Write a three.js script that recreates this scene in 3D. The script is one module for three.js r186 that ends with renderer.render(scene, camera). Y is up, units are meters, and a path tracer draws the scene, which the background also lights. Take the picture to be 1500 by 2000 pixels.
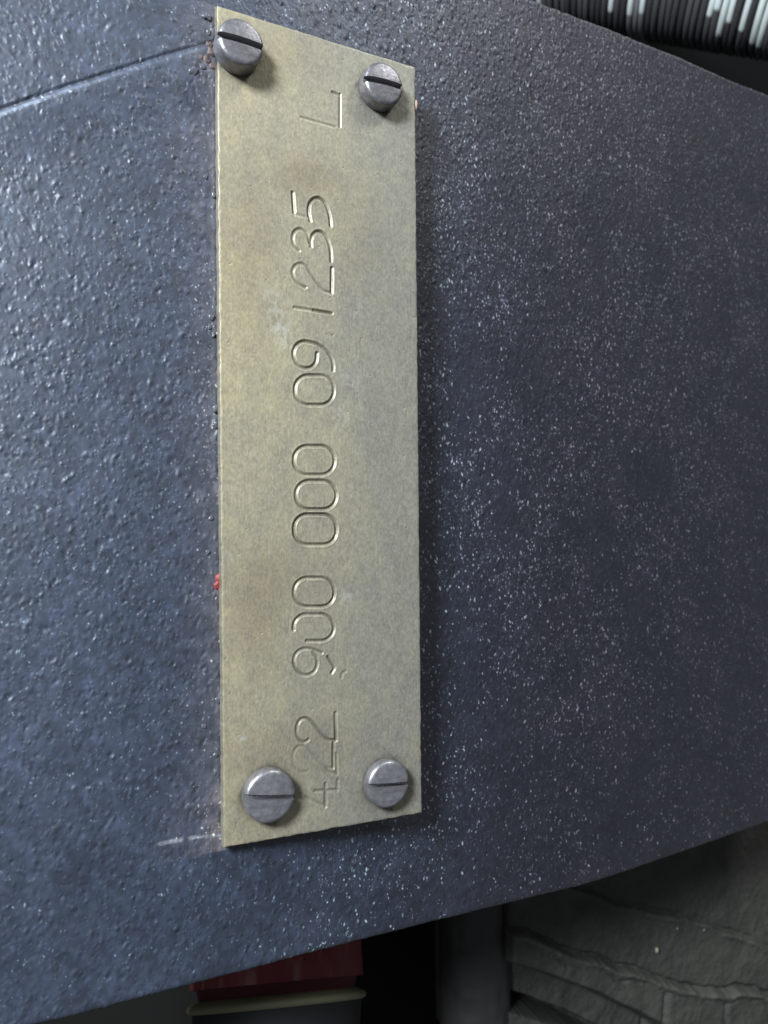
import * as THREE from 'three';
import { mergeGeometries, mergeVertices } from 'three/addons/utils/BufferGeometryUtils.js';
import { RectAreaLightUniformsLib } from 'three/addons/lights/RectAreaLightUniformsLib.js';
import { Brush, Evaluator, SUBTRACTION } from 'three-bvh-csg';

// ---------- camera, light, exposure (all lengths below in millimetres, MM turns them into metres) ----------
const MM = 0.001;
const scene = new THREE.Scene();
const camera = new THREE.PerspectiveCamera(67.38, 768 / 1024, 0.005, 5);
camera.rotation.order = 'YXZ';
camera.rotation.set(0.02313, -0.46647, -0.00953);
camera.position.set(-23.624 * MM, -62.805 * MM, 89.628 * MM);
camera.updateMatrixWorld();
camera.focus = 0.099; camera.userData.fStop = 36;
scene.background = new THREE.Color(0.10, 0.108, 0.122);

const renderer = new THREE.WebGLRenderer({ antialias: true });
renderer.toneMapping = THREE.LinearToneMapping;
renderer.toneMappingExposure = 1;
renderer.shadowMap.enabled = true;
RectAreaLightUniformsLib.init();
const AIM = new THREE.Vector3(15, -55, 0).multiplyScalar(MM);
const LDIR = new THREE.Vector3(-0.70, 0.46, 0.55).normalize();
const windowLight = new THREE.RectAreaLight(new THREE.Color(0.90, 0.98, 1.10), 134, 0.092, 0.092);
windowLight.name = 'daylight_window';
windowLight.position.copy(AIM).addScaledVector(LDIR, 0.36);
windowLight.lookAt(AIM);
scene.add(windowLight);
const glintLight = new THREE.RectAreaLight(new THREE.Color(0.97, 0.985, 1.0), 30, 0.10, 0.12);  // added lamp with no known source, makes glints in the paint at right
glintLight.name = 'added_glint_light';
glintLight.position.copy(AIM).addScaledVector(new THREE.Vector3(0.46, 0.80, 0.48).normalize(), 0.6);
glintLight.lookAt(AIM);
scene.add(glintLight);

// ---------- helpers ----------
function rng(seed) { let a = seed >>> 0; return () => { a = (a + 0x6D2B79F5) | 0; let t = Math.imul(a ^ (a >>> 15), 1 | a); t = (t + Math.imul(t ^ (t >>> 7), 61 | t)) ^ t; return ((t ^ (t >>> 14)) >>> 0) / 4294967296; }; }
const mix = (a, b, t) => a + (b - a) * t;
const clamp = (x, a = 0, b = 1) => Math.min(b, Math.max(a, x));
const smooth = (a, b, x) => { const t = clamp((x - a) / (b - a)); return t * t * (3 - 2 * t); };
// tileable value noise on a table
function makeNoise(seed, n = 256) {
  const r = rng(seed), t = new Float32Array(n * n); for (let i = 0; i < t.length; i++) t[i] = r();
  return (x, y, px = n, py = n) => {
    let xi = Math.floor(x), yi = Math.floor(y); const fx = x - xi, fy = y - yi;
    const sx = fx * fx * (3 - 2 * fx), sy = fy * fy * (3 - 2 * fy);
    const w = (v, m) => ((v % m) + m) % m;
    const x0 = w(xi, px), x1 = w(xi + 1, px), y0 = w(yi, py), y1 = w(yi + 1, py);
    const T = (a, b) => t[(b % n) * n + (a % n)];
    return mix(mix(T(x0, y0), T(x1, y0), sx), mix(T(x0, y1), T(x1, y1), sx), sy);
  };
}
const N1 = makeNoise(11), N2 = makeNoise(23), N3 = makeNoise(37);
const fbm = (x, y, o = 4) => { let s = 0, a = 0.5, f = 1; for (let i = 0; i < o; i++) { s += a * ((i & 1 ? N2 : N1)(x * f + i * 17.3, y * f + i * 9.1) - 0.5); a *= 0.5; f *= 2.03; } return s * 2; };

// sight line through a point of the 1500 x 2000 photograph, met with a plane z = const or with the cover
const EYE = camera.position.clone().divideScalar(MM);
function ray(px, py) { return new THREE.Vector3((px - 750) / 1500, (1000 - py) / 1500, -1).applyQuaternion(camera.quaternion); }
function onZ(px, py, z = 0) { const d = ray(px, py); return EYE.clone().addScaledVector(d, (z - EYE.z) / d.z); }
// the cover bends away under the plate
const SKIN = -1.15;
function bend(u) { const w = 6, u0 = 4; const e = (u - u0) / w; return SKIN - 0.15 * w * (e > 30 ? e : Math.log1p(Math.exp(e))) - 0.00004 * Math.max(0, u - 40) ** 2 - 0.0011 * Math.max(0, -u - 3) ** 2; }
function onCover(px, py) { let p = onZ(px, py, SKIN); for (let i = 0; i < 14; i++) p = onZ(px, py, bend(p.x)); return p; }
const project = (p) => { const q = p.clone().multiplyScalar(MM).applyMatrix4(camera.matrixWorldInverse); return [750 - 1500 * q.x / q.z, 1000 + 1500 * q.y / q.z]; };
camera.matrixWorldInverse.copy(camera.matrixWorld).invert();
function curveOf(pts) { // y as a function of x through points of the cover, straight beyond both ends
  const p = pts.map(([a, b]) => onCover(a, b)).sort((a, b) => a.x - b.x);
  return (x) => {
    let i = 0; while (i < p.length - 2 && x > p[i + 1].x) i++;
    const t = (x - p[i].x) / (p[i + 1].x - p[i].x); return mix(p[i].y, p[i + 1].y, t);
  };
}
const smoothCurve = (f, r) => (x) => { let s = 0; for (let k = -3; k <= 3; k++) s += f(x + k * r / 3); return s / 7; };

function add(geometry, name, material, parent = scene) {
  geometry.scale(MM, MM, MM);
  const m = new THREE.Mesh(geometry, material); m.name = name; m.castShadow = m.receiveShadow = true; parent.add(m); return m;
}
function thing(name, label, category) { const g = new THREE.Group(); g.name = name; g.userData = { label, category }; scene.add(g); return g; }
function gridGeometry(nx, ny, at) { // at(i, j) -> [x, y, z, u, v, r, g, b]
  const pos = new Float32Array((nx + 1) * (ny + 1) * 3), uv = new Float32Array((nx + 1) * (ny + 1) * 2), idx = new Uint32Array(nx * ny * 6);
  let col = null, k = 0, q = 0;
  for (let j = 0; j <= ny; j++) for (let i = 0; i <= nx; i++, k++) {
    const a = at(i, j); pos.set([a[0], a[1], a[2]], k * 3); uv.set([a[3], a[4]], k * 2);
    if (a.length > 5) { col ??= new Float32Array((nx + 1) * (ny + 1) * 3); col.set([a[5], a[6], a[7]], k * 3); }
  }
  for (let j = 0; j < ny; j++) for (let i = 0; i < nx; i++) { const a = j * (nx + 1) + i, b = a + 1, c = a + nx + 1, d = c + 1; idx.set([a, b, d, a, d, c], q); q += 6; }
  const g = new THREE.BufferGeometry();
  g.setAttribute('position', new THREE.BufferAttribute(pos, 3)); g.setAttribute('uv', new THREE.BufferAttribute(uv, 2));
  if (col) g.setAttribute('color', new THREE.BufferAttribute(col, 3));
  g.setIndex(new THREE.BufferAttribute(idx, 1)); g.computeVertexNormals(); return g;
}
function dataTexture(w, h, fn, srgb = false) { // fn(i, j) -> grey or [r, g, b], 0..1
  const d = new Uint8Array(w * h * 4);
  for (let j = 0, k = 0; j < h; j++) for (let i = 0; i < w; i++, k += 4) {
    const v = fn(i, j); if (typeof v === 'number') d[k] = d[k + 1] = d[k + 2] = clamp(v) * 255; else { d[k] = clamp(v[0]) * 255; d[k + 1] = clamp(v[1]) * 255; d[k + 2] = clamp(v[2]) * 255; }
    d[k + 3] = 255;
  }
  const t = new THREE.DataTexture(d, w, h); t.wrapS = t.wrapT = THREE.RepeatWrapping; t.magFilter = t.minFilter = THREE.LinearFilter; if (srgb) t.colorSpace = THREE.SRGBColorSpace; t.needsUpdate = true; return t;
}

// ---------- the painted cover ----------
const TILE = 90; // mm covered by one repeat of the paint relief
function paintRelief(S) {
  const h = new Float32Array(S * S), r = rng(5), mmpx = TILE / S;
  // wrinkled paint: many small irregular swellings and dimples, a few sharper than the rest
  for (let g = 0; g < 62000; g++) {
    const cx = r() * S, cy = r() * S, sg = (0.07 + 0.13 * r() ** 2) / mmpx, st = 1 + 0.9 * r(), an = (r() - 0.5) * 1.6, ca = Math.cos(an), sa = Math.sin(an);
    const a = (r() < 0.58 ? 1 : -1) * (0.22 + 1.5 * r() ** 4) * sg * mmpx * 0.29, R = Math.ceil(2.6 * sg * st), i0 = Math.floor(cx), j0 = Math.floor(cy);
    for (let dy = -R; dy <= R; dy++) for (let dx = -R; dx <= R; dx++) {
      const ex = (dx * ca + dy * sa) / sg, ey = (-dx * sa + dy * ca) / (sg * st), q = ex * ex + ey * ey; if (q >= 6.5) continue;
      h[((j0 + dy + S) % S) * S + (i0 + dx + S) % S] += a * (Math.exp(-q / 2) - 0.0388);
    }
  }
  const at = (i, j) => h[((j + S) % S) * S + ((i + S) % S)], K = 1 / mmpx / 2; // relief in mm over two texels
  return dataTexture(S, S, (i, j) => { const nx = -(at(i + 1, j) - at(i - 1, j)) * K, ny = -(at(i, j + 1) - at(i, j - 1)) * K, l = Math.hypot(nx, ny, 1); return [0.5 + 0.5 * nx / l, 0.5 + 0.5 * ny / l, 0.5 + 0.5 / l]; });
}
const paintBump = paintRelief(2048);
// pale flecks, with glints painted in as colour: few at left, many right of the plate
const FLECK_GLINT = 165; // mm across the fleck and glint map, from x = -28, y = -138
const fleckGlints = (() => {
  const S = 2048, mmpx = FLECK_GLINT / S, a = new Float32Array(S * S), r = rng(61);
  for (let k = 0; k < 170000; k++) {
    const cx = r() * S, cy = r() * S, x = -28 + cx * mmpx, y = -138 + cy * mmpx, right = smooth(-12, 34, x), far = smooth(60, 105, x);
    const patch = clamp(0.35 + 1.3 * (N3(x * 0.13, y * 0.13) - 0.2)) * (0.45 + 0.55 * smooth(-118, -40, y - 0.25 * (x - 60)));
    if (r() > mix(0.30, 1.0, right) * patch) continue;
    const rad = (0.055 + (0.07 + 0.075 * right) * r() ** 2.5) / mmpx, st = 1 + 1.5 * r() ** 2, an = (r() - 0.5) * 1.6, ca = Math.cos(an), sa = Math.sin(an), v = mix(0.03 + 0.30 * r() ** 4, 0.05 + 1.0 * r() ** 3.2, right) * (1 - 0.2 * far), R = Math.ceil(rad * st) + 1, i0 = Math.floor(cx), j0 = Math.floor(cy);
    for (let dy = -R; dy <= R; dy++) for (let dx = -R; dx <= R; dx++) { const e = Math.hypot((dx * ca + dy * sa) / rad, (-dx * sa + dy * ca) / (rad * st)); if (e < 1) { const q = ((j0 + dy + S) % S) * S + (i0 + dx + S) % S; a[q] = Math.max(a[q], v * (1 - e * e)); } }
  }
  const enc = (v) => v <= 0.0031308 ? v * 12.92 : 1.055 * v ** (1 / 2.4) - 0.055;
  const t = dataTexture(S, S, (i, j) => { const b = 0.031 * (0.62 + 0.5 * N2(i / S * 330, j / S * 270, 330, 270) ** 2 + 0.5 * N1(i / S * 200, j / S * 170, 200, 170)), v = a[j * S + i]; return [enc(Math.min(1, b + v)), enc(Math.min(1, b + v * 0.95)), enc(Math.min(1, b + v * 0.60))]; }, true);
  t.repeat.set(TILE / FLECK_GLINT, TILE / FLECK_GLINT); t.offset.set(28 / FLECK_GLINT, 138 / FLECK_GLINT); return t;
})();
const paint = new THREE.MeshPhysicalMaterial({ color: 0xffffff, vertexColors: true, roughness: 0.5, metalness: 0, ior: 1.75, clearcoat: 0.7, clearcoatRoughness: 0.09, normalMap: paintBump, map: fleckGlints });

const topEdge = smoothCurve(curveOf([[1050, 0], [1133, 32], [1187, 52], [1260, 83], [1333, 112], [1423, 153], [1493, 180]]), 3);
const lowEdge = smoothCurve(curveOf([[100, 1999], [383, 1924], [560, 1877], [700, 1841], [850, 1802], [997, 1766], [1153, 1728], [1283, 1684], [1457, 1622]]), 3);
const seam = smoothCurve(curveOf([[0, 217], [100, 181], [200, 149], [300, 117], [360, 99], [420, 84], [520, 62]]), 1.5);
const plateQuad = [[425, 12], [810, 132], [823, 1587], [438, 1655]].map(([a, b]) => onZ(a, b, 0));
const leftOfPlate = (y) => mix(plateQuad[3].x, plateQuad[0].x, (y - plateQuad[3].y) / (plateQuad[0].y - plateQuad[3].y));
{
  const cover = thing('machine_cover', 'large dark blue machine cover in pebbly paint, bent sheet carrying the brass plate', 'machine cover');
  const U0 = -44, U1 = 150, nx = 560, ny = 600, R = 0.75, WALL = 2.4;
  const scratch = [[315, 1647], [355, 1641], [372, 1636], [432, 1631]].map(([a, b]) => onCover(a, b));
  const segDist = (x, y, a, b) => { const dx = b.x - a.x, dy = b.y - a.y, t = clamp(((x - a.x) * dx + (y - a.y) * dy) / (dx * dx + dy * dy)); return Math.hypot(x - a.x - t * dx, y - a.y - t * dy); };
  const dark = [[880, 900, 300, 60, 0.1], [1150, 1240, 260, 60, -0.2], [1330, 1540, 300, 30, -0.25], [1100, 1360, 220, 50, -0.1]].map(([a, b, w, h, s]) => [onCover(a, b), w / 14, h / 14, s]);
  const E = 6; // rows for each rounded edge
  const g = gridGeometry(nx, ny + 2 * E, (i, j) => {
    const x = mix(U0, U1, i / nx);
    const yt = topEdge(x) + 0.12 * fbm(x * 0.9, 3.3), yb = lowEdge(x) + 0.10 * fbm(x * 0.8, 9.3);
    let y, drop = 0; const k = j - E;
    if (k < 0) { const a = clamp(-k / (E - 1)) * Math.PI / 2; y = yb + R - R * Math.sin(a); drop = R - R * Math.cos(a) + (j === 0 ? WALL : 0); }
    else if (k > ny) { const a = clamp((k - ny) / (E - 1)) * Math.PI / 2; y = yt - R + R * Math.sin(a); drop = R - R * Math.cos(a) + (j === ny + 2 * E ? WALL : 0); }
    else y = mix(yb + R, yt - R, k / ny);
    let z = bend(x) - drop;
    // seam at the upper left: a pressed groove with a raised lower lip
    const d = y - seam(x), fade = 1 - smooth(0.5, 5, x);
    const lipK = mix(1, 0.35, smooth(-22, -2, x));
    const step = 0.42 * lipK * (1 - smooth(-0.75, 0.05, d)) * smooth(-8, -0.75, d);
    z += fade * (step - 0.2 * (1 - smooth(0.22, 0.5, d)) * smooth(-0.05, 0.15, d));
    // slow waviness and faint dents of the sheet
    z += 0.10 * fbm(x * 0.11, y * 0.11, 3) + 0.03 * fbm(x * 0.45 + 5, y * 0.45, 2);
    for (const [c, w, h, s] of dark) { const ex = (x - c.x) / w, ey = (y - c.y - s * (c.x - x)) / h; z -= 0.10 * Math.exp(-ex * ex - ey * ey); }
    // colour: dark blue, with greyer dust packed along the left edge of the plate
    const inX = leftOfPlate(y) - x, nearPlate = y > plateQuad[3].y - 1 && y < plateQuad[0].y + 1 && inX > -1 ? Math.exp(-Math.max(0, inX) / 2.2) : 0;
    let dust = nearPlate * (0.45 + 0.9 * Math.max(0, fbm(x * 0.8, y * 0.5) + 0.25));
    const low = smooth(plateQuad[3].y + 14, plateQuad[3].y, y); dust *= 0.6 + 0.7 * low;
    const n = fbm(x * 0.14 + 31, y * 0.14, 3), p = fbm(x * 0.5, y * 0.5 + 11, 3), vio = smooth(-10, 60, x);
    let c = [mix(0.024, 0.0108, vio) * (1 + 0.4 * n + 0.3 * p), mix(0.033, 0.0108, vio) * (1 + 0.35 * n + 0.3 * p), mix(0.053, 0.0188, vio) * (1 + 0.3 * n + 0.3 * p)];  // paler blue at left: sky sheen and haze painted into the base colour
    c = c.map((v, q) => mix(v, [0.15, 0.135, 0.14][q], clamp(dust * 0.95)));
    const sd = Math.min(segDist(x, y, scratch[0], scratch[1]), segDist(x, y, scratch[2], scratch[3]) + 0.05);
    const sc = (1 - smooth(0.1, 0.28, sd)) * (0.55 + 0.45 * N1(x * 3, y * 3)); c = c.map((v, q) => mix(v, [0.30, 0.31, 0.33][q], sc));
    const lipGleam = fade * Math.exp(-(((d + 0.42) / 0.34) ** 2)) * (1 - smooth(-24, -8, x)) * (0.35 + 0.65 * N1(x * 1.1, y * 1.4)) * 0.8 + fade * 0.3 * Math.exp(-(((d + 0.38) / 0.25) ** 2)) * N2(x * 1.4, 2); c = c.map((v, q) => mix(v, [0.21, 0.245, 0.29][q], clamp(lipGleam)));  // highlight along the seam lip, painted in as paler colour
    if (drop > 0.06 && k > ny) c = c.map((v, q) => mix(v, [0.30, 0.29, 0.30][q], 0.35 * smooth(0.35, 0.75, N2(x * 1.7, 4.2))));
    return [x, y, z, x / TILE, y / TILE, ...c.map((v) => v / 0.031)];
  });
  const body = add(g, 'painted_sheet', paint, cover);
  body.userData.label = 'dark blue pebbly painted sheet with a pressed seam';
  // beads of paint and dirt caught along the left edge of the plate
  const bead = (px, py, r, m, flat = 0.5, lift = 0) => {
    const p = onCover(px, py), s = new THREE.IcosahedronGeometry(r, 3), a = s.attributes.position, q = new THREE.Vector3();
    for (let i = 0; i < a.count; i++) { q.fromBufferAttribute(a, i); const f = 1 + 0.8 * fbm(q.x * 2 / r * 0.5 + px, q.y * 2 / r * 0.5 + q.z + py, 2); a.setXYZ(i, q.x * f, q.y * f * 1.1, q.z * f * flat); }
    const gg = mergeVertices(s.deleteAttribute('normal').deleteAttribute('uv')); gg.computeVertexNormals();
    gg.translate(p.x, p.y, bend(p.x) + r * flat * 0.35 + lift);
    return gg;
  };
  const beadPaint = new THREE.MeshPhysicalMaterial({ color: new THREE.Color(0.09, 0.09, 0.105), roughness: 0.25, specularIntensity: 1 });
  const rust = new THREE.MeshStandardMaterial({ color: new THREE.Color(0.10, 0.068, 0.06), roughness: 0.6 });
  const red = new THREE.MeshStandardMaterial({ color: new THREE.Color(0.22, 0.035, 0.03), roughness: 0.55 });
  for (const [x, y, r] of [[404, 32, 0.55], [408, 62, 0.3], [379, 139, 0.5], [396, 132, 0.35], [414, 619, 0.38], [421, 800, 0.5], [421, 829, 0.36], [409, 640, 0.25], [417, 655, 0.28], [413, 1012, 0.28], [405, 1078, 0.25], [418, 380, 0.3], [402, 345, 0.25], [427, 1365, 0.4], [420, 1475, 0.3], [398, 1418, 0.28]])
    add(bead(x, y, r), 'paint_bead', beadPaint, cover);
  for (const [x, y, r] of [[414, 103, 0.55], [404, 118, 0.4], [418, 131, 0.45], [409, 88, 0.4], [390, 112, 0.3]]) { const b = add(bead(x, y, r, 0, 0.5), 'dirt_crumb', rust, cover); b.userData.label = 'brownish dirt crumb beside the upper left screw'; }
  for (const [x, y, r] of [[427, 1128, 0.5], [425, 1142, 0.42], [430, 1151, 0.3]]) { const b = add(bead(x, y, r, 0, 0.5, 0.2), 'paint_fleck', red, cover); b.userData.label = 'small red paint fleck at the left edge of the plate'; }
}

// ---------- the brass plate ----------
{
  const plate = thing('brass_plate', 'worn brass plate stamped 422 900 000 09 1235 held by four slotted screws', 'nameplate');
  const A = plateQuad, nx = 400, ny = 1500, T = 1.15;
  const at = (s, t) => { const x0 = mix(A[0].x, A[3].x, t), y0 = mix(A[0].y, A[3].y, t), x1 = mix(A[1].x, A[2].x, t), y1 = mix(A[1].y, A[2].y, t); return [mix(x0, x1, s), mix(y0, y1, s)]; };
  // stamped strokes, each a chain of points read from the plate, with its own depth
  const C2 = (x, y) => [400 + x / 3.261, 340 + y / 3.261], C3 = (x, y) => [400 + x / 3.261, 820 + y / 3.261], C4 = (x, y) => [400 + x / 3.261, 1340 + y / 3.261], C6 = (x, y) => [560 + x / 5.769, 120 + y / 5.769];
  const strokes = [];
  const st = (m, pts, depth = 1, w = 1) => strokes.push({ p: new THREE.CatmullRomCurve3(pts.map(([x, y]) => onZ(...m(x, y), 0)), false, 'centripetal').getPoints(pts.length > 2 ? pts.length * 7 : 4), depth, w });
  const straight = (m, pts, depth = 1, w = 1) => { for (let i = 0; i + 1 < pts.length; i++) st(m, [pts[i], pts[i + 1]], depth, w); };
  const oblong = (m, x0, x1, y0, y1, depth = 1, from = 0, to = 1) => { // upright 0 lying on its side
    const r = Math.min((y1 - y0) / 2, 86), pts = [], cx0 = x0 + r, cx1 = x1 - r, cy0 = y0 + r, cy1 = y1 - r, n = 9;
    const arc = (cx, cy, a0) => { for (let i = 0; i <= n; i++) { const a = a0 + i / n * Math.PI / 2; pts.push([cx + r * Math.cos(a), cy + r * Math.sin(a)]); } };
    arc(cx1, cy0, -Math.PI / 2); arc(cx1, cy1, 0); arc(cx0, cy1, Math.PI / 2); arc(cx0, cy0, Math.PI); pts.push([cx1, y0]);
    const a = Math.floor(from * (pts.length - 1)), b = Math.ceil(to * (pts.length - 1));
    strokes.push({ p: pts.slice(a, b + 1).map(([x, y]) => onZ(...m(x, y), 0)), depth, w: 1 });
  };
  // 1235
  straight(C2, [[560, 118], [570, 248]], 0.9); straight(C2, [[575, 255], [655, 275]], 0.25);
  st(C2, [[672, 300], [662, 240], [668, 190], [695, 158], [728, 153], [760, 176], [782, 220], [796, 270], [803, 332]], 1);
  st(C2, [[600, 488], [570, 455], [560, 410], [572, 368], [604, 350], [638, 366], [660, 402], [672, 446]], 0.85);
  st(C2, [[678, 462], [676, 425], [690, 386], [718, 366], [750, 374], [776, 405], [795, 452], [803, 500], [806, 558]], 0.95);
  st(C2, [[642, 722], [600, 700], [570, 662], [560, 618], [577, 584], [612, 570], [645, 586], [680, 640], [718, 696], [760, 742], [806, 760]], 0.7);
  straight(C2, [[808, 758], [810, 598]], 1);
  straight(C2, [[572, 850], [692, 868]], 0.5); straight(C2, [[692, 868], [808, 888]], 1);
  // 09
  st(C2, [[715, 1140], [708, 1195], [680, 1228], [640, 1236], [598, 1218], [570, 1175], [566, 1130], [585, 1088], [625, 1066], [670, 1070], [715, 1082], [752, 1104]], 0.95);
  st(C2, [[752, 1104], [786, 1136], [808, 1176], [818, 1215], [818, 1252]], 0.8);
  oblong(C2, 574, 822, 1282, 1470, 0.9);
  // 000
  oblong(C3, 568, 826, 166, 350, 0.9); oblong(C3, 580, 838, 388, 570, 1); oblong(C3, 568, 838, 602, 795, 1.15);
  // 900
  oblong(C3, 568, 825, 1006, 1190, 0.9); oblong(C3, 565, 822, 1238, 1408, 0.85, 0, 0.5); oblong(C3, 565, 822, 1238, 1408, 0.7, 0.7, 1);
  st(C3, [[690, 1480], [712, 1515], [716, 1555], [700, 1600], [662, 1624], [622, 1622], [585, 1592], [568, 1545], [576, 1498], [605, 1468], [650, 1456], [700, 1466], [745, 1484]], 0.7);
  st(C3, [[785, 1510], [806, 1545], [824, 1580], [808, 1612]], 0.75); st(C3, [[870, 1640], [878, 1615], [897, 1600]], 0.35);
  // 422
  st(C4, [[660, 342], [632, 358], [602, 340], [586, 300], [588, 255], [608, 216], [640, 205], [676, 222], [712, 262], [752, 312], [790, 342], [832, 346]], 0.65);
  straight(C4, [[836, 346], [832, 172]], 0.85);
  st(C4, [[652, 545], [610, 545], [580, 520], [564, 478], [566, 425], [592, 388], [630, 384], [680, 425], [735, 492], [785, 520], [818, 518]], 0.3);
  straight(C4, [[818, 520], [820, 356]], 0.8); straight(C4, [[842, 560], [838, 430]], 0.5); st(C4, [[770, 520], [800, 545], [842, 560]], 0.4);
  straight(C4, [[846, 660], [700, 668]], 0.5); straight(C4, [[770, 622], [768, 768]], 0.7); straight(C4, [[640, 705], [762, 762]], 0.35); straight(C4, [[846, 600], [842, 670]], 0.4);
  // L at the top
  straight(C6, [[602, 372], [600, 742]], 0.8, 0.8); straight(C6, [[545, 738], [165, 632]], 0.35, 0.9); straight(C6, [[520, 350], [588, 376]], 0.7);
  // long scratches and nicks
  for (const [a, b, c, d, k] of [[664, 468, 700, 770, 0.16], [650, 500, 690, 720, 0.12], [684, 470, 678, 540, 0.12], [672, 640, 690, 780, 0.14], [630, 640, 650, 770, 0.1], [700, 300, 705, 340, 0.1]]) strokes.push({ p: [onZ(a, b), onZ(c, d)], depth: k, w: 0.35 });
  const r = rng(77);
  for (let k = 0; k < 260; k++) { const s = r(), t = r(), L = 0.3 + 1.6 * r() ** 3, an = (r() - 0.5) * 0.5 - Math.PI / 2, p = at(s, t); strokes.push({ p: [new THREE.Vector3(p[0], p[1], 0), new THREE.Vector3(p[0] + L * Math.cos(an), p[1] + L * Math.sin(an), 0)], depth: 0.10 + 0.22 * r() ** 3, w: 0.34 }); }
  for (let k = 0; k < 150; k++) { const p = at(r(), r()); strokes.push({ p: [new THREE.Vector3(p[0], p[1], 0), new THREE.Vector3(p[0] + 0.1, p[1] + 0.06, 0)], depth: 0.15 + 0.3 * r() ** 3, w: 0.5 }); }
  const H = new Float32Array((nx + 1) * (ny + 1)), W = A[1].x - A[0].x, HH = A[0].y - A[3].y;
  const X = new Float32Array(H.length), Y = new Float32Array(H.length);
  for (let j = 0; j <= ny; j++) for (let i = 0; i <= nx; i++) { const p = at(i / nx, j / ny); X[j * (nx + 1) + i] = p[0]; Y[j * (nx + 1) + i] = p[1]; }
  const D = new Float32Array(H.length);
  for (const s of strokes) {
    D.fill(9); const rw = 0.27 * s.w; let used = [];
    for (let k = 0; k + 1 < s.p.length; k++) {
      const a = s.p[k], b = s.p[k + 1], dx = b.x - a.x, dy = b.y - a.y, l2 = dx * dx + dy * dy || 1e-9;
      const i0 = clamp(Math.floor((Math.min(a.x, b.x) - 2 - A[0].x) / W * nx), 0, nx), i1 = clamp(Math.ceil((Math.max(a.x, b.x) + 2 - A[0].x) / W * nx), 0, nx);
      const top = Math.max(a.y, b.y) + 1.2, bot = Math.min(a.y, b.y) - 1.2;
      const j0 = clamp(Math.floor((A[0].y - top) / HH * ny) - 30, 0, ny), j1 = clamp(Math.ceil((A[0].y - bot) / HH * ny) + 30, 0, ny);
      for (let j = j0; j <= j1; j++) for (let i = i0; i <= i1; i++) {
        const q = j * (nx + 1) + i, t = clamp(((X[q] - a.x) * dx + (Y[q] - a.y) * dy) / l2), d = Math.hypot(X[q] - a.x - t * dx, Y[q] - a.y - t * dy);
        if (d < D[q] && d < 1) { if (D[q] === 9) used.push(q); D[q] = d; }
      }
    }
    for (const q of used) { const e = D[q] / rw, uneven = s.w === 1 ? 0.62 + 0.62 * N2(X[q] * 0.45 + 9, Y[q] * 0.45) : 1; let h = 0; if (e < 1) h = -0.25 * uneven * s.depth * (1 - e) * (1 + 0.5 * e) * s.w; h += 0.02 * s.depth * s.w * Math.exp(-(((e - 1.35) / 0.3) ** 2)); if (h < 0) H[q] = Math.min(H[q], h); else if (H[q] >= 0) H[q] = Math.max(H[q], h); }
  }
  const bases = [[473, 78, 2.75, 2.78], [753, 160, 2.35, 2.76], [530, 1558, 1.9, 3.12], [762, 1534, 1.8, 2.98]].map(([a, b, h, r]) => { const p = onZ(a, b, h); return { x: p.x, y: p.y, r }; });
  // extra columns and rows make the worn rim and the sides
  const B = 2, g = gridGeometry(nx + 2 * B, ny + 2 * B, (ii, jj) => {
    const i = clamp(ii - B, 0, nx), jf = clamp(jj - B, 0, ny), j = ny - jf, rim = Math.max(B - ii, ii - B - nx, B - jj, jj - B - ny, 0);
    let [x, y] = at(i / nx, j / ny); const q = j * (nx + 1) + i;
    const out = rim > 0 ? 0.07 : 0, ox = ii < B ? -out : ii > nx + B ? out : 0, oy = jj < B ? -out : jj > ny + B ? out : 0;
    const jag = 0.09 * fbm(x * 1.1, y * 1.1, 3);
    const edge = Math.min(i, nx - i, j, ny - j);
    if (i === 0 || i === nx) x += jag; if (j === 0 || j === ny) y += jag;
    let z = H[q] + 0.012 * fbm(x * 0.22, y * 0.22, 3) + (edge < 3 ? -0.02 * (3 - edge) * N1(x * 1.3, y * 1.3) : 0);
    if (rim === 1) z = -0.09; else if (rim >= 2) z = -T;
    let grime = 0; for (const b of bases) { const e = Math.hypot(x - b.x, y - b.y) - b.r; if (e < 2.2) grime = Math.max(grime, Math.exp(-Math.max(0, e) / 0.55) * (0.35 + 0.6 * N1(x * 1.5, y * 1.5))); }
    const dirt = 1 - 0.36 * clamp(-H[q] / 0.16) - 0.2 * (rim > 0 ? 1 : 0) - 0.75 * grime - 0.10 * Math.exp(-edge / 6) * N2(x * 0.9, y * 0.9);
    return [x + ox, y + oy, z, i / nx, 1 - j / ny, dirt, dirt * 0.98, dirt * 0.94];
  });
  // tarnish: mottled olive brass, warmer stain down the left, greyer to the right, whitish smears
  const TW = 512, TH = 2048, rr = rng(9), spots = [];
  for (let k = 0; k < 900; k++) spots.push([rr() * TW, rr() * TH, 0.8 + 2.0 * rr() ** 2, 0.4 + rr() ** 2, rr()]);
  const spot = new Float32Array(TW * TH), scr = new Float32Array(TW * TH);
  for (const [x, y, rad, k, sg] of spots) for (let dy = -4; dy <= 4; dy++) for (let dx = -3; dx <= 3; dx++) { const xi = Math.floor(x) + dx, yi = Math.floor(y) + dy; if (xi < 0 || yi < 0 || xi >= TW || yi >= TH) continue; const e = Math.hypot(dx, dy * 0.7) / rad; if (e < 1) spot[yi * TW + xi] += (sg < 0.62 ? 1 : -1) * k * (1 - e); }
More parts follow.
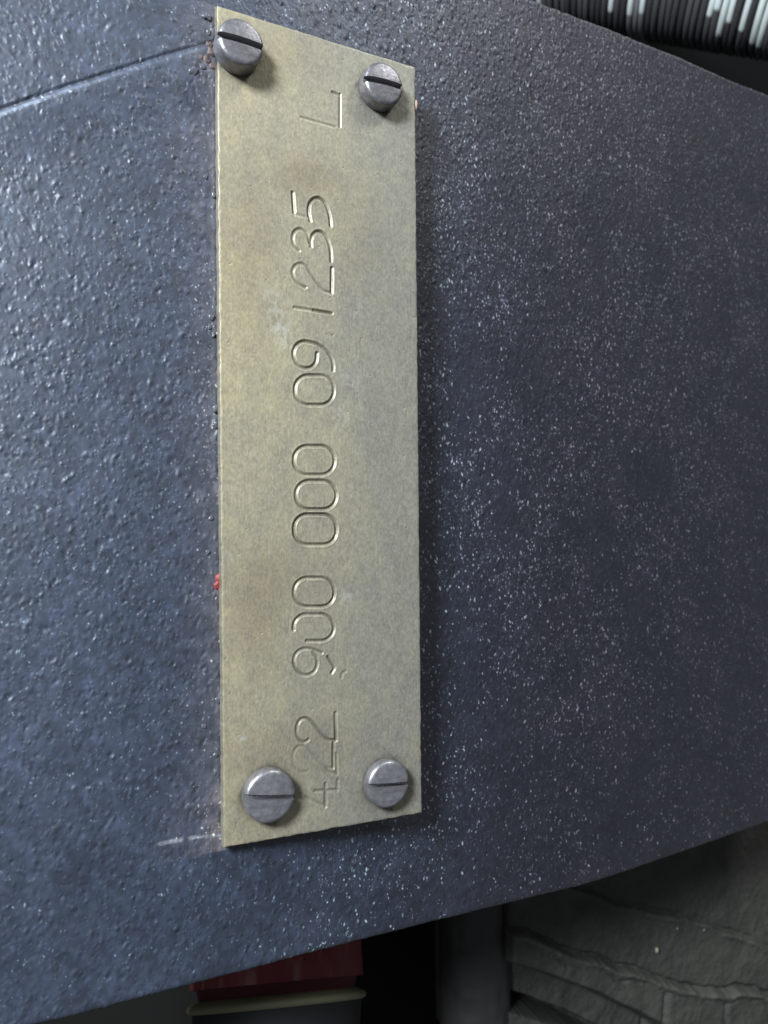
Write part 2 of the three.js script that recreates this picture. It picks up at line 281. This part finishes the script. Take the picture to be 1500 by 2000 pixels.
  for (let k = 0; k < 1500; k++) { const x = rr() * TW, y = rr() * TH, L = 20 + 160 * rr() ** 2, s = (rr() - 0.5) * 0.25, a = (rr() - 0.45) * 0.5; for (let t = 0; t < L; t++) { const xi = Math.round(x + s * t), yi = Math.round(y + t); if (xi >= 0 && xi < TW && yi < TH) scr[yi * TW + xi] += a * Math.sin(Math.PI * t / L); } }
  const smear = [[545, 628, 18, 60, 0.35, 0.5], [655, 810, 26, 30, 0, 0.25], [678, 1165, 14, 14, 0, 0.4], [700, 600, 20, 20, 0, 0.16], [472, 1443, 8, 4, 0, 0.7], [600, 745, 16, 14, 0, 0.22], [690, 745, 30, 40, 0, 0.14], [455, 1085, 16, 7, 0, 0.3]].map(([a, b, w, h, s, k]) => [onZ(a, b), w / 14.5, h / 15.5, s, k]);
  const brown = [[600, 345, 60, 46, 0.30], [500, 1215, 50, 90, 0.22], [490, 480, 50, 160, 0.20], [530, 1120, 110, 70, 0.16], [700, 480, 60, 120, 0.12], [560, 1470, 140, 60, 0.18], [560, 100, 80, 50, 0.15]].map(([a, b, w, h, k]) => [onZ(a, b), w / 14.5, h / 15.5, k]);
  const color = dataTexture(TW, TH, (i, j) => {
    const s = (i + 0.5) / TW, t = 1 - (j + 0.5) / TH, [x, y] = at(s, t);
    const m = fbm(x * 0.55, y * 0.4, 4), f = fbm(x * 2.6, y * 1.9 + 40, 3), ff = 0.55 * N3(x * 6.2, y * 3.4) + 0.45 * N1(x * 4.1 + 60, y * 4.1) - 0.5, big = fbm(x * 0.12 + 3, y * 0.05, 3);
    const warm = clamp(0.8 - 1.0 * s + 0.4 * big);
    let c = [mix(0.505, 0.602, warm), mix(0.496, 0.573, warm), mix(0.452, 0.474, warm)]; // sRGB-coded brass tones
    const v = 1 + 0.06 * m + 0.07 * f + 0.20 * ff + 0.06 * spot[j * TW + i] * 2.4 + 0.27 * scr[j * TW + i];
    c = c.map((q) => q * v * 1.06);
    c[2] *= 1 - 0.04 * m;
    for (const [p, w, h, k] of brown) { const ex = (x - p.x) / w, ey = (y - p.y) / h, e = 0.5 * k * Math.exp(-ex * ex - ey * ey) * (0.7 + 0.8 * Math.max(0, f + 0.3)); c = c.map((q, n) => q * (1 - e * [0.6, 0.75, 0.9][n])); }
    for (const [p, w, h, sk, k] of smear) { const ex = (x - p.x + sk * (y - p.y)) / w, ey = (y - p.y) / h, e = k * Math.exp(-ex * ex - ey * ey) * clamp(0.5 + 1.8 * f + 0.6 * m); c = c.map((q, n) => mix(q, [0.74, 0.75, 0.74][n], e)); }
    return c;
  }, true);
  const grain = dataTexture(1024, 1024, (i, j) => { const x = i / 1024, y = j / 1024; return 0.35 * N1(x * 230, y * 90, 230, 90) + 0.35 * N2(x * 120, y * 100, 120, 100) + 0.3 * N3(x * 240, y * 16, 240, 16); });
  grain.repeat.set(0.75, 2.8);
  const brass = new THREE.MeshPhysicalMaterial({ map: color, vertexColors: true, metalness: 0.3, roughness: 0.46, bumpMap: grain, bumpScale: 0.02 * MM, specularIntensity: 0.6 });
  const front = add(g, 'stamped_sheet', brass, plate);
  { const p = onZ(811, 206, -0.5), sp = new THREE.IcosahedronGeometry(0.55, 3); sp.scale(0.55, 1.5, 0.8); sp.translate(p.x, p.y, p.z);
    add(sp, 'rust_spot', new THREE.MeshStandardMaterial({ color: new THREE.Color(0.42, 0.27, 0.2), roughness: 0.7 }), plate).userData.label = 'pale rust spot on the right edge of the plate'; }

  // screws: slotted cheese heads, seen and turned as they stand
  const ev = new Evaluator(); ev.useGroups = false; ev.attributes = ['position', 'normal', 'uv'];
  const steelMap = dataTexture(256, 256, (i, j) => { const x = i / 256, y = j / 256; const n = 0.6 * N1(x * 24, y * 24, 24, 24) + 0.4 * N2(x * 60, y * 60, 60, 60); const k = 0.14 * (n - 0.5) + 0.07 * (N3(x * 6, y * 40, 6, 40) - 0.5); return [0.58 + k, 0.575 + k, 0.58 + k]; }, true);
  const steelBump = dataTexture(256, 256, (i, j) => { const x = i / 256, y = j / 256; return 0.5 * N2(x * 20, y * 20, 20, 20) + 0.5 * N1(x * 52, y * 52, 52, 52); });
  const steel = new THREE.MeshPhysicalMaterial({ map: steelMap, metalness: 0.7, roughness: 0.38, bumpMap: steelBump, bumpScale: 0.03 * MM });
  const oldSteel = steel.clone(); oldSteel.color = new THREE.Color(0.8, 0.79, 0.79); oldSteel.roughness = 0.42;
  const screws = [
    { c: [473, 78], r: 2.78, h: 2.75, a: [[426, 66], [516, 94]], m: oldSteel, w: 0.82, label: 'tall slotted screw at the upper left corner, slot tilted' },
    { c: [753, 160], r: 2.76, h: 2.35, a: [[711, 152], [793, 173]], m: oldSteel, w: 0.8, label: 'slotted screw at the upper right corner with dark slot' },
    { c: [530, 1558], r: 3.12, h: 1.9, a: [[480, 1558], [580, 1557]], m: steel, w: 0.64, label: 'bright slotted screw at the lower left corner' },
    { c: [762, 1534], r: 2.98, h: 1.8, a: [[720, 1536], [803, 1530]], m: steel, w: 0.6, label: 'bright slotted screw at the lower right corner' },
  ];
  for (const s of screws) {
    const { r: R, h } = s, prof = [[0.001, -0.02], [R * 0.97, -0.02], [R, 0.12], [R, h - 0.62]];
    for (let k = 1; k <= 6; k++) { const a = k / 6 * Math.PI / 2; prof.push([R - 0.62 + 0.62 * Math.cos(a), h - 0.62 + 0.46 * Math.sin(a)]); }
    for (let k = 1; k <= 5; k++) { const q = 1 - k / 5; prof.push([Math.max(0.001, (R - 0.62) * q), h - 0.16 + 0.16 * (1 - q * q)]); }
    const lathe = new THREE.LatheGeometry(prof.map(([x, y]) => new THREE.Vector2(x, y)), 72);
    lathe.rotateX(Math.PI / 2); // axis to z
    const p = lathe.attributes.position; const uvs = lathe.attributes.uv; for (let i = 0; i < p.count; i++) uvs.setXY(i, p.getX(i) / 12 + p.getZ(i) / 19 + R, p.getY(i) / 12 + p.getZ(i) / 17);
    const c = onZ(...s.c, h), a0 = onZ(...s.a[0], h), a1 = onZ(...s.a[1], h), ang = Math.atan2(a1.y - a0.y, a1.x - a0.x);
    const box = new THREE.BoxGeometry(R * 2.6, s.w, 2.2); box.rotateZ(ang); box.translate(0, 0, h - 0.95 + 1.1);
    const out = ev.evaluate(new Brush(lathe), new Brush(box), SUBTRACTION);
    const gg = out.geometry; gg.translate(c.x, c.y, 0.0);
    const m = add(gg, 'screw', s.m, plate); m.userData.label = s.label;
  }
}

// ---------- the ribbed cord behind the top right edge ----------
{
  const cord = thing('ribbed_cord', 'thick black and white thread-wrapped cord behind the cover, in the top right corner', 'cord');
  const a = onZ(940, -100, -85), b = onZ(1570, -22, -27), R = 15, pitch = 1.62;
  const dir = b.clone().sub(a).normalize(), len = a.distanceTo(b), count = Math.round(len / pitch), r = rng(41);
  const black = [0.030, 0.029, 0.030], white = [0.60, 0.65, 0.61];
  const q = new THREE.Quaternion().setFromUnitVectors(new THREE.Vector3(0, 0, 1), dir);
  const mat = new THREE.MeshStandardMaterial({ vertexColors: true, roughness: 0.75 });
  const ends = [[1058, 10], [1197, 23], [1234, 22], [1251, 24], [1381, 28], [1397, 20], [1408, 64], [1424, 44], [1436, 10], [1452, 56], [1466, 80], [1480, 88], [1492, 72], [1504, 90], [1516, 96], [1528, 80]];
  for (let k = 0; k < count; k++) {
    const c = a.clone().addScaledVector(dir, (k + 0.5) * pitch), rad = R + 0.18 * (r() - 0.5), tube = 0.77 + 0.07 * (r() - 0.5);
    const g = new THREE.TorusGeometry(rad, tube, 8, 120), side = new THREE.Vector3(1, 0, 0).applyQuaternion(q).z > 0 ? 1 : -1;
    // where the white thread ends on this wrap
    const px = project(c.clone().add(new THREE.Vector3(0, -0.75 * R, 0.66 * R)))[0], step = project(c.clone().addScaledVector(dir, pitch))[0] - project(c)[0];
    let thr = 99;
    for (const [x, y] of ends) for (let t = -80; t < 60; t += 1) { const p = project(c.clone().add(new THREE.Vector3(side * R * Math.cos(t * Math.PI / 180), R * Math.sin(t * Math.PI / 180), 0).applyQuaternion(q))); if (p[1] <= y) { if (Math.abs(p[0] - x) < step * 0.55) thr = Math.min(thr, t); break; } }
    const grey = px > 1325 && px < 1372 ? 0.16 : px > 1120 && px < 1190 ? 0.07 : 0.03 + 0.045 * r();
    const p = g.attributes.position, col = new Float32Array(p.count * 3);
    for (let i = 0; i < p.count; i++) {
      const t = Math.atan2(p.getY(i), side * p.getX(i)) * 180 / Math.PI, f = 0.9 + 0.2 * N1(i * 0.37, k * 3.1);
      const on = thr < 90 && t > thr && t < thr + 65; const ck = on ? white : [grey * f, grey * f * 0.98, grey * f];
      col.set(on ? ck.map((v) => v * f) : ck, i * 3);
    }
    g.setAttribute('color', new THREE.BufferAttribute(col, 3));
    g.rotateX((r() - 0.5) * 0.03); g.rotateY((r() - 0.5) * 0.03); g.applyQuaternion(q); g.translate(c.x, c.y, c.z);
    add(g, 'thread_wrap', mat, cord);
  }
  const core = new THREE.CylinderGeometry(R - 0.1, R - 0.1, len, 48); core.rotateX(Math.PI / 2); core.applyQuaternion(q); const mid = a.clone().lerp(b, 0.5); core.translate(mid.x, mid.y, mid.z);
  add(core, 'core', new THREE.MeshStandardMaterial({ color: new THREE.Color(0.02, 0.02, 0.02), roughness: 0.9 }), cord);
}

// ---------- things below the cover ----------
{
  const knob = thing('red_knob', 'round dark red drum with a yellow-green lip and black underside, below the cover', 'knob');
  const Z = -40, e = onZ(696, 1900, Z), w = onZ(372, 1944, Z), R = (e.x - w.x) / 2, cx = (e.x + w.x) / 2, yOf = (py) => onZ(535, py, Z).y;
  const yp = onZ(535, 1950, Z).y, lathe = (pts) => { const g = new THREE.LatheGeometry(pts.map(([x, y]) => new THREE.Vector2(x, y - yp)), 72); g.rotateX(-0.5); g.rotateZ(-0.18); g.translate(cx, yp, Z); return g; };
  const redBump = dataTexture(256, 128, (i, j) => 0.6 * N1(i / 256 * 90, j / 128 * 6, 90, 6) + 0.4 * N2(i / 256 * 40, j / 128 * 12, 40, 12));
  const drum = lathe([[R, yOf(1926)], [R, yOf(1926) + 30]]);
  add(drum, 'drum', new THREE.MeshPhysicalMaterial({ map: dataTexture(512, 128, (i, j) => { const w = smooth(0.52, 0.85, 0.65 * N1(i / 512 * 110, j / 128 * 5, 110, 5) + 0.35 * N2(i / 512 * 40, j / 128 * 9, 40, 9)); return [mix(0.50, 0.60, w), mix(0.19, 0.40, w), mix(0.20, 0.37, w)]; }, true), roughness: 0.5, bumpMap: redBump, bumpScale: 0.4 * MM, side: THREE.DoubleSide }), knob);
  add(lathe([[R - 1.6, yOf(1950)], [R - 1.2, yOf(1926)], [R, yOf(1926) - 0.02]]), 'shaded_recess', new THREE.MeshStandardMaterial({ color: new THREE.Color(0.10, 0.012, 0.018), roughness: 0.6, side: THREE.DoubleSide }), knob);  // darker red: shade under the lit drum band painted in
  const l = add(lathe([[R - 0.6, yOf(1966)], [R + 0.2, yOf(1963)], [R + 0.35, yOf(1958)], [R + 0.1, yOf(1952)], [R - 1.7, yOf(1944)]]), 'lip', new THREE.MeshStandardMaterial({ color: new THREE.Color(0.22, 0.215, 0.12), roughness: 0.6, side: THREE.DoubleSide }), knob); l.userData.label = 'yellow-green lip under the red drum';
  add(lathe([[0.01, yOf(1964) - 14], [R - 4, yOf(1964) - 14], [R - 1.2, yOf(1964) - 5], [R - 0.5, yOf(1964)]]), 'black_base', new THREE.MeshStandardMaterial({ color: new THREE.Color(0.012, 0.012, 0.012), roughness: 0.7, side: THREE.DoubleSide }), knob);
}
{
  const Z = -52, p0 = onZ(868, 1900, Z), p1 = onZ(984, 1900, Z), r = (p1.x - p0.x) / 2;
  const g = new THREE.LatheGeometry([[r, p0.y - 40], [r, p0.y + 60]].map(([x, y]) => new THREE.Vector2(x, y)), 48); g.translate((p0.x + p1.x) / 2, 0, Z);
  const t = thing('metal_post', 'dark grey round upright post below the cover between red drum and cracked block', 'post');
  add(g, 'shaft', new THREE.MeshStandardMaterial({ color: new THREE.Color(0.042, 0.043, 0.039), roughness: 0.55, metalness: 0.2, bumpMap: dataTexture(128, 128, (i, j) => 0.5 * N1(i / 128 * 30, j / 128 * 30, 30, 30) + 0.5 * N2(i / 128 * 9, j / 128 * 60, 9, 60)), bumpScale: 0.5 * MM, side: THREE.DoubleSide }), t);
}
{
  const block = thing('cracked_block', 'dark grey-olive block with cracked crusty layers below the cover, lower right corner', 'block');
  const Z = -44, P = (x, y) => onZ(x, y, Z);
  const left = P(992, 1850).x, x1 = P(1640, 1850).x, y0 = P(1300, 2250).y, y1 = P(1300, 1440).y;
  const line = (pts) => { const p = pts.map(([a, b]) => P(a, b)); return (x) => { let i = 0; while (i < p.length - 2 && x > p[i + 1].x) i++; return mix(p[i].y, p[i + 1].y, clamp((x - p[i].x) / (p[i + 1].x - p[i].x), -3, 3)); }; };
  const L1 = line([[1000, 1680], [1150, 1744], [1215, 1768], [1275, 1782], [1330, 1790], [1410, 1815], [1500, 1850]]);
  const L2 = line([[995, 1817], [1040, 1828], [1110, 1855], [1200, 1884], [1300, 1916], [1370, 1934], [1430, 1928], [1520, 1940]]);
  const L3 = line([[992, 1872], [1050, 1888], [1140, 1920], [1220, 1958], [1280, 1990], [1340, 2030]]);
  const L4 = line([[995, 1950], [1060, 1970], [1140, 2000], [1260, 2060]]);
  const L2s = smoothCurve(L2, 6), nx = 320, ny = 400;
  const g = gridGeometry(nx + 1, ny, (ii, j) => {
    const i = Math.max(0, ii - 1), x = mix(left, x1, i / nx), y = mix(y0, y1, j / ny) + L2s(x) - L2s((left + x1) / 2);
    const jag = 0.9 * fbm(x * 0.2, 3.1, 2) + 0.22 * fbm(x * 0.9, y * 0.9 + 8, 3);
    const d1 = y - L1(x) + jag, d2 = y - L2(x) + jag * 1.2, d3 = y - L3(x) + 0.3 * jag, d4 = y - L4(x);
    let z = 0.7 * fbm(x * 0.10, y * 0.10, 4) + 0.16 * fbm(x * 0.7, y * 0.7, 3);
    const on1 = 0.35 + 0.65 * smooth(0.35, 0.6, N1(x * 0.35, 2.2)), on2 = 0.5 + 0.5 * smooth(0.3, 0.6, N2(x * 0.4, 7.7));
    z += 0.8 * (1 - smooth(-0.3, 0.25, d1)) + 0.5 * on1 * Math.exp(-(((d1 + 0.7) / 0.6) ** 2)) - 0.5 * on1 * Math.exp(-(((d1 - 0.5) / 0.5) ** 2));
    z += 1.3 * (1 - smooth(-0.6, 0.4, d2)) + 0.7 * on2 * Math.exp(-(((d2 + 0.8) / 0.7) ** 2)) - 1.1 * on2 * Math.exp(-(((d2 - 0.55) / 0.45) ** 2));
    z -= 0.7 * on2 * Math.exp(-(((d2 + 2.2 + jag) / 0.25) ** 2)) * smooth(0.45, 0.6, N3(x * 0.25, 1));
    z -= 6.5 * (1 - smooth(-2.2, 0.3, d3)); z -= 8 * (1 - smooth(-0.3, 0.3, d4)) * smooth(-3.5, -2.5, d4); z += 3 * (1 - smooth(-3.2, -2.8, d4));
    const cr = P(1291, 1960).x; z -= 0.8 * Math.exp(-(((x - cr - 0.1 * (y - L2(x))) / 0.8) ** 2)) * (1 - smooth(-3, -1.5, d2)); const cr2 = P(1405, 1980).x; z -= 0.7 * Math.exp(-(((x - cr2) / 0.9) ** 2)) * (1 - smooth(-3, -1.5, d2));
    z -= 0.8 * (1 - smooth(0, 0.9, x - left)) ** 2;
    const n = 1 + 0.35 * fbm(x * 0.3 + 9, y * 0.3, 4), crust = 0.35 * Math.exp(-(((d2 + 0.8) / 0.8) ** 2)) + 0.3 * on1 * Math.exp(-(((d1 + 0.7) / 0.6) ** 2)), k = n * (1 + crust);
    return [x, y, ii === 0 ? Z - 30 : Z + z, x / 40, y / 40, 0.052 * k, 0.051 * k, 0.041 * k];
  });
  const bump = dataTexture(512, 512, (i, j) => { const x = i / 512, y = j / 512; return 0.5 * N1(x * 40, y * 40, 40, 40) + 0.3 * N2(x * 100, y * 100, 100, 100) + 0.2 * N3(x * 200, y * 200, 200, 200); });
  add(g, 'layered_body', new THREE.MeshStandardMaterial({ vertexColors: true, roughness: 0.8, bumpMap: bump, bumpScale: 0.25 * MM }), block);
  const grit = new THREE.MeshStandardMaterial({ color: new THREE.Color(0.3, 0.3, 0.2), roughness: 0.6 });
  for (const [x, y, r] of [[1283, 1856, 0.55], [1323, 1814, 0.22], [1375, 1817, 0.22]]) { const s = new THREE.IcosahedronGeometry(r, 1); s.scale(0.8, 1.25, 0.7); const p = onZ(x, y, Z + 2.0); s.translate(p.x, p.y, p.z); add(s, 'grit', grit, block); }
}
{
  const g = new THREE.BoxGeometry(700, 700, 10); g.translate(60, -60, -95);
  const m = add(g, 'wall', new THREE.MeshPhysicalMaterial({ color: new THREE.Color(0.009, 0.009, 0.0085), roughness: 1, specularIntensity: 0.1 })); m.userData = { kind: 'structure', label: 'dark machine interior behind the blue cover', category: 'wall' };
}
{
  const g = new THREE.BoxGeometry(420, 160, 10); g.translate(60, -200, -82);
  const m = add(g, 'machine_base', new THREE.MeshPhysicalMaterial({ color: new THREE.Color(0.013, 0.0125, 0.011), roughness: 0.9, specularIntensity: 0.2 })); m.userData = { kind: 'structure', label: 'dark grey machine base in shadow under the blue cover', category: 'machine base' };
}
renderer.render(scene, camera);
